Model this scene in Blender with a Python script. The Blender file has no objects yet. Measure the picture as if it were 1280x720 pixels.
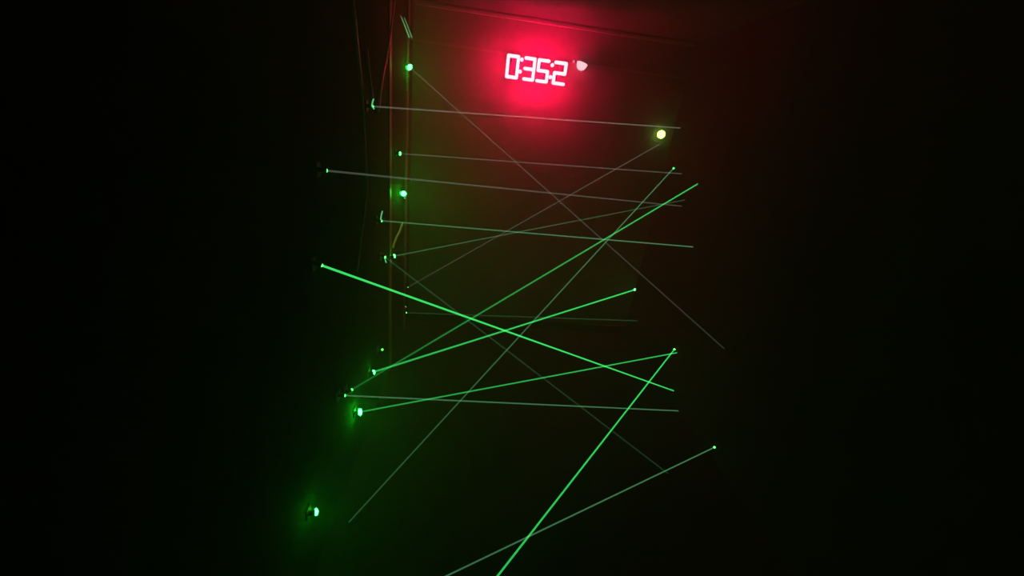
import bpy, bmesh, math, random
from mathutils import Vector, Matrix, Quaternion

random.seed(7)
SC = bpy.context.scene
COL = SC.collection

# ------------------------------------------------------------------ camera
# The camera is rolled and tilted down a little; its axes follow from the photo's vanishing points.
F = 498.8                      # focal length in pixels of the 1280 px wide frame
_rx = Vector((4400, 336, F)).normalized()      # world X (right)  in camera axes: x right, y down, z ahead
_dn = Vector((-152, 1250, F)).normalized()     # world -Z (down)
_rx = (_rx - _dn * _rx.dot(_dn)).normalized()
_fw = _rx.cross(_dn).normalized()              # world Y (ahead)
CAM_H = 1.90
CAM = Vector((0.0, 0.0, CAM_H))
def to_world(v):               # camera axes (right, down, ahead) -> world
    return Vector((v.dot(_rx), v.dot(_fw), -v.dot(_dn)))
cam_data = bpy.data.cameras.new('camera')
cam = bpy.data.objects.new('camera', cam_data)
COL.objects.link(cam)
ax, ay, az = to_world(Vector((1, 0, 0))), to_world(Vector((0, -1, 0))), to_world(Vector((0, 0, -1)))
m = Matrix((ax, ay, az)).transposed().to_4x4()
m.translation = CAM
cam.matrix_world = m
cam_data.sensor_fit = 'HORIZONTAL'
cam_data.sensor_width = 36.0
cam_data.lens = 36.0 * F / 1280.0
cam_data.clip_start = 0.02
SC.camera = cam

# ------------------------------------------------------------------ world and exposure
w = bpy.data.worlds.new('world')
SC.world = w
w.use_nodes = True
w.node_tree.nodes['Background'].inputs[0].default_value = (0, 0, 0, 1)
w.node_tree.nodes['Background'].inputs[1].default_value = 0.0
# thin theatrical haze fills the room
_v = w.node_tree.nodes.new('ShaderNodeVolumeScatter')
_v.inputs['Density'].default_value = 0.075
_v.inputs['Anisotropy'].default_value = 0.4
w.node_tree.links.new(_v.outputs[0], w.node_tree.nodes['World Output'].inputs['Volume'])
vs = SC.view_settings
vs.view_transform = 'Standard'
vs.look = 'None'
vs.exposure = 0.0
vs.gamma = 1.0
vs.use_curve_mapping = False
SC.cycles.volume_max_steps = 64
SC.cycles.max_bounces = 6
SC.cycles.volume_bounces = 1

# ------------------------------------------------------------------ the room's measures
DEPTH = 3.70                   # camera to far wall
REAR = -1.30
def ray(px, py):
    return to_world(Vector((px - 640, py - 360, F)).normalized())
def on_y(px, py, y=DEPTH):
    d = ray(px, py); return CAM + d * (y / d.y)
def on_x(px, py, x):
    d = ray(px, py); return CAM + d * (x / d.x)
def on_z(px, py, z=0.0):
    d = ray(px, py); return CAM + d * ((z - CAM_H) / d.z)
CORNER = on_y(516, 49)
CEIL = on_y(640, 19).z
XL = CORNER.x
XR = on_y(788, 385).x
print('room', XL, XR, CEIL)

# ------------------------------------------------------------------ helpers
def mat_surface(name, color, rough=0.6, noise=0.0, scale=8.0, spec=0.3, bump=0.0, bscale=60.0, metallic=0.0):
    mt = bpy.data.materials.new(name); mt.use_nodes = True
    nt = mt.node_tree; p = nt.nodes['Principled BSDF']
    p.inputs['Base Color'].default_value = (*color, 1)
    p.inputs['Roughness'].default_value = rough
    p.inputs['Metallic'].default_value = metallic
    p.inputs['Specular IOR Level'].default_value = spec
    tc = nt.nodes.new('ShaderNodeTexCoord')
    if noise:
        n = nt.nodes.new('ShaderNodeTexNoise'); n.inputs['Scale'].default_value = scale
        n.inputs['Detail'].default_value = 5
        nt.links.new(tc.outputs['Object'], n.inputs['Vector'])
        r = nt.nodes.new('ShaderNodeValToRGB')
        r.color_ramp.elements[0].position = 0.3; r.color_ramp.elements[1].position = 0.7
        r.color_ramp.elements[0].color = (*[c * (1 - noise) for c in color], 1)
        r.color_ramp.elements[1].color = (*[c * (1 + noise) for c in color], 1)
        nt.links.new(n.outputs['Fac'], r.inputs['Fac'])
        nt.links.new(r.outputs['Color'], p.inputs['Base Color'])
    if bump:
        n2 = nt.nodes.new('ShaderNodeTexNoise'); n2.inputs['Scale'].default_value = bscale
        nt.links.new(tc.outputs['Object'], n2.inputs['Vector'])
        b = nt.nodes.new('ShaderNodeBump'); b.inputs['Strength'].default_value = bump
        b.inputs['Distance'].default_value = 0.01
        nt.links.new(n2.outputs['Fac'], b.inputs['Height'])
        nt.links.new(b.outputs['Normal'], p.inputs['Normal'])
    return mt
def mat_emit(name, rgb, k=1.0):
    mt = bpy.data.materials.new(name); mt.use_nodes = True
    nt = mt.node_tree; nt.nodes.clear()
    e = nt.nodes.new('ShaderNodeEmission'); o = nt.nodes.new('ShaderNodeOutputMaterial')
    mx = max(rgb)
    e.inputs[0].default_value = (rgb[0] / mx, rgb[1] / mx, rgb[2] / mx, 1)
    e.inputs[1].default_value = mx * k
    nt.links.new(e.outputs[0], o.inputs[0])
    return mt
def mat_beam(name, rgb, k):
    """light scattered out of a laser beam by the haze: it adds to whatever is behind it"""
    mt = bpy.data.materials.new(name); mt.use_nodes = True
    nt = mt.node_tree; nt.nodes.clear()
    e = nt.nodes.new('ShaderNodeEmission'); t = nt.nodes.new('ShaderNodeBsdfTransparent')
    a = nt.nodes.new('ShaderNodeAddShader'); o = nt.nodes.new('ShaderNodeOutputMaterial')
    at = nt.nodes.new('ShaderNodeAttribute'); at.attribute_name = 'power'
    e.inputs[0].default_value = (*rgb, 1)
    nt.links.new(at.outputs['Fac'], e.inputs[1])
    nt.links.new(e.outputs[0], a.inputs[0]); nt.links.new(t.outputs[0], a.inputs[1])
    nt.links.new(a.outputs[0], o.inputs[0])
    return mt

def obj(name, bm, mt, parent=None, smooth=False):
    me = bpy.data.meshes.new(name)
    bmesh.ops.recalc_face_normals(bm, faces=bm.faces[:])
    bm.to_mesh(me); bm.free()
    if smooth:
        for p in me.polygons: p.use_smooth = True
    me.materials.append(mt)
    o = bpy.data.objects.new(name, me); COL.objects.link(o)
    if parent: o.parent = parent
    return o
def thing(name, label, cat, loc=(0, 0, 0), group=None):
    o = bpy.data.objects.new(name, None); COL.objects.link(o)
    o.location = loc; o.empty_display_size = 0.05
    return tag(o, label, cat, group)
def tag(o, label, cat, group=None):
    o['label'] = label; o['category'] = cat
    if group: o['group'] = group
    return o
def box(bm, a, b, bevel=0.0):
    a, b = Vector(a), Vector(b)
    r = bmesh.ops.create_cube(bm, size=1.0)
    for v in r['verts']:
        v.co = Vector(((a.x + b.x) / 2 + v.co.x * (b.x - a.x), (a.y + b.y) / 2 + v.co.y * (b.y - a.y), (a.z + b.z) / 2 + v.co.z * (b.z - a.z)))
    if bevel:
        es = {e for v in r['verts'] for e in v.link_edges}
        bmesh.ops.bevel(bm, geom=list(es), offset=bevel, segments=2, affect='EDGES')
    return bm
def tube(bm, p, q, r0, r1=None, n=12, caps=True):
    p, q = Vector(p), Vector(q); d = q - p
    M = Matrix.Translation((p + q) / 2) @ d.to_track_quat('Z', 'Y').to_matrix().to_4x4()
    bmesh.ops.create_cone(bm, cap_ends=caps, segments=n, radius1=r0, radius2=r0 if r1 is None else r1, depth=d.length, matrix=M)
    return bm
def ball(bm, c, r, u=16, v=10, sc=(1, 1, 1)):
    bmesh.ops.create_uvsphere(bm, u_segments=u, v_segments=v, radius=r, matrix=Matrix.Translation(Vector(c)) @ Matrix.Diagonal((*sc, 1)))
    return bm

# ------------------------------------------------------------------ materials
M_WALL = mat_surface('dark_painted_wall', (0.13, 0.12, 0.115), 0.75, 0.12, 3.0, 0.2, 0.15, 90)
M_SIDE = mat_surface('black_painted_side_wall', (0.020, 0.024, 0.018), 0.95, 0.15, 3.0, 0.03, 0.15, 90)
M_CEIL = mat_surface('black_ceiling_paint', (0.05, 0.048, 0.048), 0.8, 0.12, 4.0, 0.2, 0.2, 60)
M_FLOOR = mat_surface('black_carpet', (0.012, 0.012, 0.012), 0.95, 0.3, 40.0, 0.1, 0.5, 300)
M_TRIM = mat_surface('dark_trim', (0.17, 0.15, 0.15), 0.5, 0.08, 10, 0.4)
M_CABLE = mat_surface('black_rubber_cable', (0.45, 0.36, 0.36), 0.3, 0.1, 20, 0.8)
M_BLACK = mat_surface('black_plastic', (0.02, 0.02, 0.02), 0.45, 0.1, 30, 0.4)
M_METAL = mat_surface('grey_metal', (0.12, 0.12, 0.12), 0.35, 0.1, 30, 0.5, metallic=0.8)
M_LED = mat_emit('red_led_digits', (9.0, 1.15, 1.5))
M_WALL_WASH = mat_emit('red_wall_wash', (680.0, 0.9, 44.0))  # added source for the red glow on the far wall
M_LENS = mat_emit('green_laser_lens', (2.2, 55.0, 5.0))

# ------------------------------------------------------------------ room shell
T = 0.12
def structure(name, bm, mt):
    o = obj(name, bm, mt); o['kind'] = 'structure'; return o
structure('floor', box(bmesh.new(), (XL - T, REAR - T, -T), (XR + T, DEPTH + T, 0)), M_FLOOR)
structure('ceiling', box(bmesh.new(), (XL - T, REAR - T, CEIL), (XR + T, DEPTH + T, CEIL + T)), M_CEIL)
structure('wall_back', box(bmesh.new(), (XL - T, DEPTH, 0), (XR + T, DEPTH + T, CEIL)), M_WALL)
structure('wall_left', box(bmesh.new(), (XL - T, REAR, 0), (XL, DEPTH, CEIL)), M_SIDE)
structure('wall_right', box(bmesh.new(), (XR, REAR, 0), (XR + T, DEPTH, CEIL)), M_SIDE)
structure('wall_front', box(bmesh.new(), (XL - T, REAR - T, 0), (XR + T, REAR, CEIL)), M_SIDE)
# cornice along the top of the far wall, and a thin seam rail behind the clock
bm = bmesh.new(); box(bm, (XL, DEPTH - 0.045, CEIL - 0.03), (XR, DEPTH, CEIL), 0.008)
structure('trim_1', bm, M_TRIM)
bm = bmesh.new(); box(bm, (XL, DEPTH - 0.006, CORNER.z - 0.012), (XR, DEPTH, CORNER.z + 0.004), 0.002)
structure('trim_4', bm, M_TRIM)
bm = bmesh.new(); box(bm, (XL, DEPTH - 0.018, 0), (XR, DEPTH, 0.08), 0.004)
structure('baseboard_back', bm, M_BLACK)

# battens standing on the left wall and cables running down it
for n, (y0, y1) in enumerate(((2.77, 2.84), (3.42, 3.49)), 2):
    structure('trim_%d' % n, box(bmesh.new(), (XL, y0, 0), (XL + .010, y1, CEIL), .003), M_TRIM)
def cable(pts, r, label, out0=0.02):
    cu = bpy.data.curves.new('cable', 'CURVE'); cu.dimensions = '3D'; cu.bevel_depth = r; cu.bevel_resolution = 3
    sp = cu.splines.new('BEZIER'); sp.bezier_points.add(len(pts) - 1)
    for b, p in zip(sp.bezier_points, pts):
        b.co = on_x(p[0], p[1], XL + (p[2] if len(p) > 2 else out0)); b.co.z = min(b.co.z, CEIL - .01)
        b.handle_left_type = b.handle_right_type = 'AUTO'
    tmp = bpy.data.objects.new('cable', cu); me = bpy.data.meshes.new_from_object(tmp)
    bpy.data.objects.remove(tmp); bpy.data.curves.remove(cu)
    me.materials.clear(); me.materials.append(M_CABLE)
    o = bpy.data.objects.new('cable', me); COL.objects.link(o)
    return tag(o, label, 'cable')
cable([(441, -4), (446, 50), (452, 112), (457, 200), (458, 235), (452, 290), (446, 340)], .007, 'long thin cable down the left wall, nearest the viewer, edged in red', .012)
cable([(459, 60), (462, 92), (466, 122, .03)], .005, 'short cable dropping to the laser with the hook-shaped flare', .010)
cable([(493, -2), (490, 25), (483, 70), (476, 110), (473, 140, .014)], .008, 'slanting cable from the ceiling corner down the left wall, dull red', .012)
cable([(503, 279), (500, 288), (495, 298), (491, 309)], .009, 'short thick cable slanting between two green lasers on the left wall', .012)

# ------------------------------------------------------------------ digital clock
CY = DEPTH - 0.135
o0 = on_y(636.5, 67.5, CY); o1 = on_y(707.0, 77.8, CY)   # along the digits' top edges
ang = math.atan2(o1.z - o0.z, o1.x - o0.x)
def cpt(zx, zy):               # a point read off the enlarged clock, in metres along and below the top edge
    p = on_y(610 + zx / 9.143, 50 + zy / 9.143, CY) - o0
    return p.x * math.cos(ang) + p.z * math.sin(ang), -p.x * math.sin(ang) + p.z * math.cos(ang)
clock = thing('digital_clock', 'wall clock with glowing red segment digits reading 0:35:2', 'clock', (o0.x, CY, o0.z))
clock.rotation_euler = (0, -ang, 0)
SEG = {'0': 'abcdef', '3': 'abgcd', '5': 'afgcd', '2': 'abged'}
xa, _t = cpt(215, 290); xb, _ = cpt(350, 290)
xs = [(cpt(224, 290)[0], cpt(340, 290)[0]), (cpt(424, 300)[0], cpt(528, 300)[0]),
      (cpt(574, 330)[0], cpt(684, 340)[0]), (cpt(760, 370)[0], cpt(880, 370)[0])]
top = -0.010; H = abs(cpt(280, 160)[1] - cpt(262, 402)[1]); SW = 0.0120
def bar(bm, p, q, r, y0, y1):
    """a stadium-shaped bar from p to q in the clock's x, z plane, solid between y0 and y1"""
    p, q = Vector(p), Vector(q); d = (q - p).normalized(); n = Vector((-d.y, d.x))
    pts = []
    for k in range(9):
        a = math.pi / 2 - math.pi * k / 8
        pts.append(q + d * (r * math.cos(a)) + n * (r * math.sin(a)))
    for k in range(9):
        a = math.pi / 2 - math.pi * k / 8
        pts.append(p - d * (r * math.cos(a)) - n * (r * math.sin(a)))
    f = [bm.verts.new((v.x, y0, v.y)) for v in pts]; b = [bm.verts.new((v.x, y1, v.y)) for v in pts]
    bm.faces.new(f); bm.faces.new(b[::-1])
    for i in range(len(pts)):
        j = (i + 1) % len(pts); bm.faces.new((f[j], f[i], b[i], b[j]))
def seg_ends(c, x0, x1):
    z0, zm, z1 = top, top - H / 2, top - H
    return {'a': ((x0, z0), (x1, z0)), 'b': ((x1, z0), (x1, zm)), 'c': ((x1, zm), (x1, z1)), 'd': ((x0, z1), (x1, z1)),
            'e': ((x0, zm), (x0, z1)), 'f': ((x0, z0), (x0, zm)), 'g': ((x0, zm), (x1, zm))}[c]
for ch, (x0, x1) in zip('0352', xs):
    bm = bmesh.new()
    for s in SEG[ch]: bar(bm, *seg_ends(s, x0, x1), SW, -0.004, 0.006)
    d = obj('digit', bm, M_LED, clock); d['label'] = 'glowing segment digit reading ' + ch
    bm = bmesh.new()
    for s in SEG[ch]: bar(bm, *seg_ends(s, x0, x1), SW + 0.0045, 0.002, 0.012)
    obj('digit_bezel', bm, M_BLACK, clock)
    bm = bmesh.new()
    for s in SEG[ch]: bar(bm, *seg_ends(s, x0, x1), SW - 0.002, 0.012, 0.024)
    obj('wall_wash_rim', bm, M_WALL_WASH, clock)  # rim added behind the digits to throw red light onto the wall
    bm = bmesh.new()
    for s in SEG[ch]: bar(bm, *seg_ends(s, x0, x1), SW + 0.001, 0.024, 0.030)
    obj('light_block_plate', bm, M_BLACK, clock)  # plate added to block the rim's light straight behind the digits
for pts in (((387, 224), (367, 362)), ((736, 287), (713, 424))):
    for zx, zy in pts:
        cx, cz = cpt(zx, zy)
        bm = bmesh.new(); tube(bm, (cx, -0.004, cz), (cx, 0.010, cz), 0.0135, n=20)
        obj('colon_dot', bm, M_LED, clock)
bm = bmesh.new()
bar(bm, (xs[0][0], top - H / 2), (xs[3][1], top - H / 2), 0.008, 0.030, 0.038)
for x0, x1 in xs:
    for z in (top, top - H): bar(bm, ((x0 + x1) / 2, z), ((x0 + x1) / 2, top - H / 2), 0.006, 0.029, 0.036)
for x in (xs[0][1], xs[3][0]):
    tube(bm, (x, 0.034, top - H / 2), (x, DEPTH - CY, top - H / 2), 0.01)
obj('mounting_rail', bm, M_BLACK, clock)

# made-up glowing bowl for the display's bright tail beside the clock
lp = on_y(726.8, 82.0, DEPTH - 0.06)
blob = thing('display_blob', 'small pinkish-white glowing blob on the red wall right of the clock', 'blob', lp)
bm = bmesh.new()
prof = [(0.0, -0.034), (0.018, -0.033), (0.032, -0.022), (0.040, -0.004), (0.046, 0.016), (0.040, 0.020), (0.0, 0.022)]
N = 20; rings = []
for r, z in prof:
    rings.append([bm.verts.new((r * math.cos(6.2832 * k / N), r * math.sin(6.2832 * k / N), z)) for k in range(N)] if r else [bm.verts.new((0, 0, z))])
for a, b in zip(rings, rings[1:]):
    for k in range(N):
        j = (k + 1) % N
        if len(a) == 1: bm.faces.new((a[0], b[j], b[k]))
        elif len(b) == 1: bm.faces.new((a[k], a[j], b[0]))
        else: bm.faces.new((a[k], a[j], b[j], b[k]))
bmesh.ops.rotate(bm, verts=bm.verts[:], cent=(0, 0, 0), matrix=Matrix.Rotation(math.radians(14), 3, 'Y'))
obj('blob_bowl', bm, mat_emit('pinkish_blob', (1.6, .72, .8)), blob, True)
bm = bmesh.new(); ball(bm, (-0.068, 0.0, 0.022), 0.010); o = obj('blob_dot', bm, mat_emit('pink_dot', (1.0, 0.16, 0.3)), blob, True)
bm = bmesh.new(); box(bm, (-0.075, 0.012, 0.016), (0.02, 0.026, 0.028), .003); tube(bm, (0, 0, 0.02), (0, 0.06, 0.02), 0.008)
obj('bracket', bm, M_BLACK, blob)

# ------------------------------------------------------------------ laser modules
def laser_module(p, toward, label, lens_r=0.008, lens_k=1.0, wall=-1, color=None, streak=None, glow=0.0):
    """small square housing on a side wall (wall -1 left, +1 right, 0 far wall) with a lens turned to its target"""
    p = Vector(p); root = thing('laser_module', label, 'laser', group='green laser modules on the walls' if wall else None)
    d = (Vector(toward) - p).normalized()
    root.location = p
    back = {-1: Vector((-1, 0, 0)), 1: Vector((1, 0, 0)), 0: Vector((0, 1, 0))}[wall]
    dist = {-1: p.x - XL, 1: XR - p.x, 0: DEPTH - p.y}[wall]
    R = d.to_track_quat('Z', 'Y').to_matrix().to_4x4()
    bm = bmesh.new(); tube(bm, (0, 0, -0.034), (0, 0, -0.004), 0.0095, n=16)
    tube(bm, (0, 0, -0.008), (0, 0, -0.002), 0.0115, n=16)
    bm.transform(R); obj('barrel', bm, M_BLACK, root, False)
    bm = bmesh.new(); ball(bm, (0, 0, 0), lens_r, sc=(1, 1, .6)); bm.transform(R)
    obj('lens', bm, color or M_LENSES(lens_k), root, True)
    bm = bmesh.new()
    foot = back * dist
    u = Vector((0, 1, 0)) if wall else Vector((1, 0, 0))
    c = foot - back * 0.004
    a = c - u * 0.02 - Vector((0, 0, .026)) - back * .004; b = c + u * 0.02 + Vector((0, 0, .026)) + back * .0035
    box(bm, [min(a[i], b[i]) for i in range(3)], [max(a[i], b[i]) for i in range(3)], .001)
    tube(bm, c, -d * 0.022, 0.005, n=10)
    obj('bracket', bm, M_METAL, root)
    if streak:                 # glowing tubes added for the flares and dots by the lens
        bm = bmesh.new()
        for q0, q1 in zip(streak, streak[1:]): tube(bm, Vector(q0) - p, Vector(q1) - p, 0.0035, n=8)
        obj('glow_mark', bm, mat_emit('glow_mark', (.25, 1.0, .42), 0.55), root)
    return root
_lens = {}
def M_LENSES(k):
    if k not in _lens: _lens[k] = mat_emit('green_lens', (0.35 + .1 * min(k, 3), 1.0 + 17 * k, 0.55 + .3 * k))
    return _lens[k]
OFF = 0.034                    # the lenses stand this far out from the wall
GREEN = (0.05, 1.0, 0.17); PALE = (0.28, 1.0, 0.42); DULL = (0.95, 1.0, 0.8)
_bm = {}
def beam(p, q, r, k, rgb, label):
    p, q = Vector(p), Vector(q); mid = (p + q) / 2
    k0, k1 = k if isinstance(k, tuple) else (k, k)
    if rgb not in _bm: _bm[rgb] = mat_beam('laser_light', rgb, 1)
    bm = bmesh.new(); tube(bm, p - mid, q - mid, r, n=10)
    d = (q - p).normalized()
    pw = [(k0 if v.co.dot(d) < 0 else k1) for v in bm.verts]
    o = obj('laser_beam', bm, _bm[rgb]); o.location = mid
    at = o.data.attributes.new('power', 'FLOAT', 'POINT')
    for i, x in enumerate(pw): at.data[i].value = x
    o['kind'] = 'thing'
    return tag(o, label, 'laser beam', 'green laser beams crossing the room')

def L(px, py): return on_x(px, py, XL + OFF)
def R_(px, py, off=0.009): return on_x(px, py, XR - off)
def along(x0, y0, x1, y1, x): return x, y0 + (y1 - y0) * (x - x0) / (x1 - x0)

# (start px, end px or None, radius, strength, colour, module label, beam label, lens radius, lens strength)
def right_end(x0, y0, x1, y1, x): return R_(*along(x0, y0, x1, y1, x))

rows = [
 ((512, 84), (835, 373), 905, .0040, (.030,.016), DULL, 'topmost glowing green laser on the left wall, under the pale green streaks',
  'faint beam falling steeply right from the topmost glowing laser', .021, 4),
 ((466, 133), (835, 159), 850, .0036, (.045,.075), DULL, 'green laser with a hook-shaped flare at the foot of the short cable',
  'pale topmost beam running nearly level just under the red clock glow', .006, 1.5),
 ((500, 192), (835, 216), 852, .0036, (.034,.042), DULL, 'small bright green laser dot between the two big glows at the upper left',
  'dim level beam starting at the small dot, second from the top', .0125, 4),
 ((477, 276), (835, 306), 866, .0038, (.075,.13), PALE, 'green laser with a long thin flare, halfway up the left wall',
  'pale green level beam from the long-flared laser in mid height', .006, 1.5),
 ((493, 320), (835, 254), 856, .0038, (.06,.035), PALE, 'bright green laser, right one of the close pair at mid height',
  'dim beam rising gently right from the close pair of lasers', .0125, 4),
 ((467, 465), (794, 362), None, .0058, (.22,.5), GREEN, 'bright green laser low on the left wall sending a strong beam to an end dot',
  'strong green beam that ends in a bright dot on the right', .0135, 8),
 ((450, 515), (835, 443), 846, .0040, (.16,.34), GREEN, 'large bright green laser lowest at the left',
  'green beam rising gently right from the lowest large laser', .018, 11),
]
for (sp, ep, xe, r, k, rgb, ml, bl, lr, lk) in rows:
    p = L(*sp)
    q = right_end(*sp, *ep, xe) if xe else R_(*ep, .03)
    st = None
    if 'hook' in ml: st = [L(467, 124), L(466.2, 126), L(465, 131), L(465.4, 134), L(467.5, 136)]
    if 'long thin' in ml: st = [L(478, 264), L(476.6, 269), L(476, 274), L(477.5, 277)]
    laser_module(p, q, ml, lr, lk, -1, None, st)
    beam(p, q, r, k, rgb, bl)

# pointing at the viewer: glow without a beam
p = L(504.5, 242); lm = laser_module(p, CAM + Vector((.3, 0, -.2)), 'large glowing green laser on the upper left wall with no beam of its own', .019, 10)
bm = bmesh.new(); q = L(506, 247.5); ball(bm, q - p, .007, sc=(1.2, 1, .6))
obj('glow_mark', bm, mat_emit('glow_mark', (.3, 1.0, .45), .8), lm, True)  # small glowing bit added under the lens
p = L(478, 437); laser_module(p, CAM, 'tiny pale green laser dot alone above the strong beam\'s laser', .0052, .8)
# the small lasers in the lower half of the wall
p = L(481.5, 321.5); q = on_z(835, 592, 0.03)
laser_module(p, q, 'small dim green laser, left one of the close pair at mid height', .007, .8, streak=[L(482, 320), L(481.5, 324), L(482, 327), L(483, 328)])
beam(p, q, .0040, (.025,.016), PALE, 'very faint beam falling right across the room to the floor')
p = L(510, 359); q = on_y(825, 180, DEPTH - .03)
laser_module(p, q, 'barely lit laser just above the strong falling beam, left of the lower room corner', .004, .12)
beam(p, q, .0040, (.018,.04), DULL, 'faint beam climbing right to just under the yellow-green light')
p = L(508, 391); q = R_(797, 401)
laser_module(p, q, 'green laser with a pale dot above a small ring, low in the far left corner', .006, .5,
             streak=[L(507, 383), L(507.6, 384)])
beam(p, q, .0040, (.022,.03), PALE, 'very faint short level beam below the strong one, ending in mid room')

# beams that come in from nearer the viewer
lines = [
 (L(*along(445, 347, 835, 486, 402)), R_(*along(445, 347, 835, 486, 842)), .0043, (.42,.45), GREEN,
  'strongest green beam falling right across all the others', 'green laser on the left wall nearest the viewer, source of the strongest falling beam'),
 (L(*along(445, 217, 835, 256, 408)), R_(*along(445, 217, 835, 256, 852)), .0036, (.03,.035), DULL,
  'dim beam entering at the left above mid height and falling slightly right', 'green laser high on the near left wall, above the source of the strongest beam'),
 (L(*along(445, 495, 835, 513, 431)), R_(*along(445, 495, 835, 513, 848)), .0036, (.07,.11), PALE,
  'pale level beam low in the room, lowest of the level ones', 'green laser low on the left wall beside the large lowest one'),
 (L(*along(445, 484, 835, 252, 440)), R_(*along(445, 484, 835, 252, 872)), .0042, (.045,.36), GREEN,
  'green beam climbing right at about thirty degrees, just under the steep dim one', 'dim green laser on the left wall between the two bright low ones'),
]
for a, b, r, k, rgb, bl, ml in lines:
    laser_module(a, b, ml, .006, .8); beam(a, b, r, k, rgb, bl)
a, b = R_(*along(445, 643, 835, 218, 842), .03), on_z(*along(445, 643, 835, 218, 436), .02)
laser_module(a, b, 'green laser high on the right wall sending a steep beam down left', .006, .8, 1)
beam(a, b, .0038, (.13,.03), PALE, 'steep dim beam falling left from the right wall to the floor')
a, b = R_(*along(622, 720, 835, 447, 843), .03), on_z(*along(622, 720, 835, 447, 612), .02)
laser_module(a, b, 'green laser on the right wall at knee height above the lowest pair', .006, .8, 1)
beam(a, b, .0044, (.42,.28), GREEN, 'bright steep beam falling left to the bottom of the room')
a, b = R_(*along(558, 720, 835, 587, 893), .03), on_z(*along(558, 720, 835, 587, 525), .02)
laser_module(a, b, 'green laser lowest on the right wall next to the floor', .006, .8, 1)
beam(a, b, .0034, (.11,.07), PALE, 'pale shallow beam lowest in the room falling left')

# yellow-green light on the far wall near the right corner
p = on_y(826.5, 168, DEPTH - .055)
YEL = mat_emit('yellow_green_lens', (3.0, 6.5, .8))
laser_module(p, CAM, 'round yellow-green light on the far wall at the upper right', .034, 1, 0, YEL)

# end dots and the ceiling-edge reflection, both put in as glowing parts
p = R_(794, 362, .03)
t = thing('beam_target', 'small round target on the right wall lit by the strong beam', 'target', p)
bm = bmesh.new(); tube(bm, (0.0, 0, 0), (0.03, 0, 0), .02, n=20); obj('housing', bm, M_BLACK, t)
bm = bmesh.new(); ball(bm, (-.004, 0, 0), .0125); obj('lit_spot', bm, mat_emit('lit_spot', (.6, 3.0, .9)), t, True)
def Z(px, py, o): v = on_x(px, py, XL + o); return v
t = thing('reflection_streak', 'pair of thin pale green reflection streaks above the topmost glowing laser', 'reflection', Z(508, 35, .02))
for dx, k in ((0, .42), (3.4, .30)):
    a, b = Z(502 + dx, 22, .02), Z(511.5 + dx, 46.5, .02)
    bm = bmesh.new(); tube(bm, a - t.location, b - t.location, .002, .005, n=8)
    obj('streak_bar', bm, mat_emit('pale_green_reflection', (.28, 1.0, .33), k), t)
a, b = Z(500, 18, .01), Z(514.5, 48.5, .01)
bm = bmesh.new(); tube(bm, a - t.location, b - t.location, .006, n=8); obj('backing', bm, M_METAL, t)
# unseen module added close by at the left to spread green over the floor
p = L(395, 640)
laser_module(p, p + Vector((1, .4, -.1)), 'added green laser near the floor on the left wall, nearest the viewer', .013, 12)
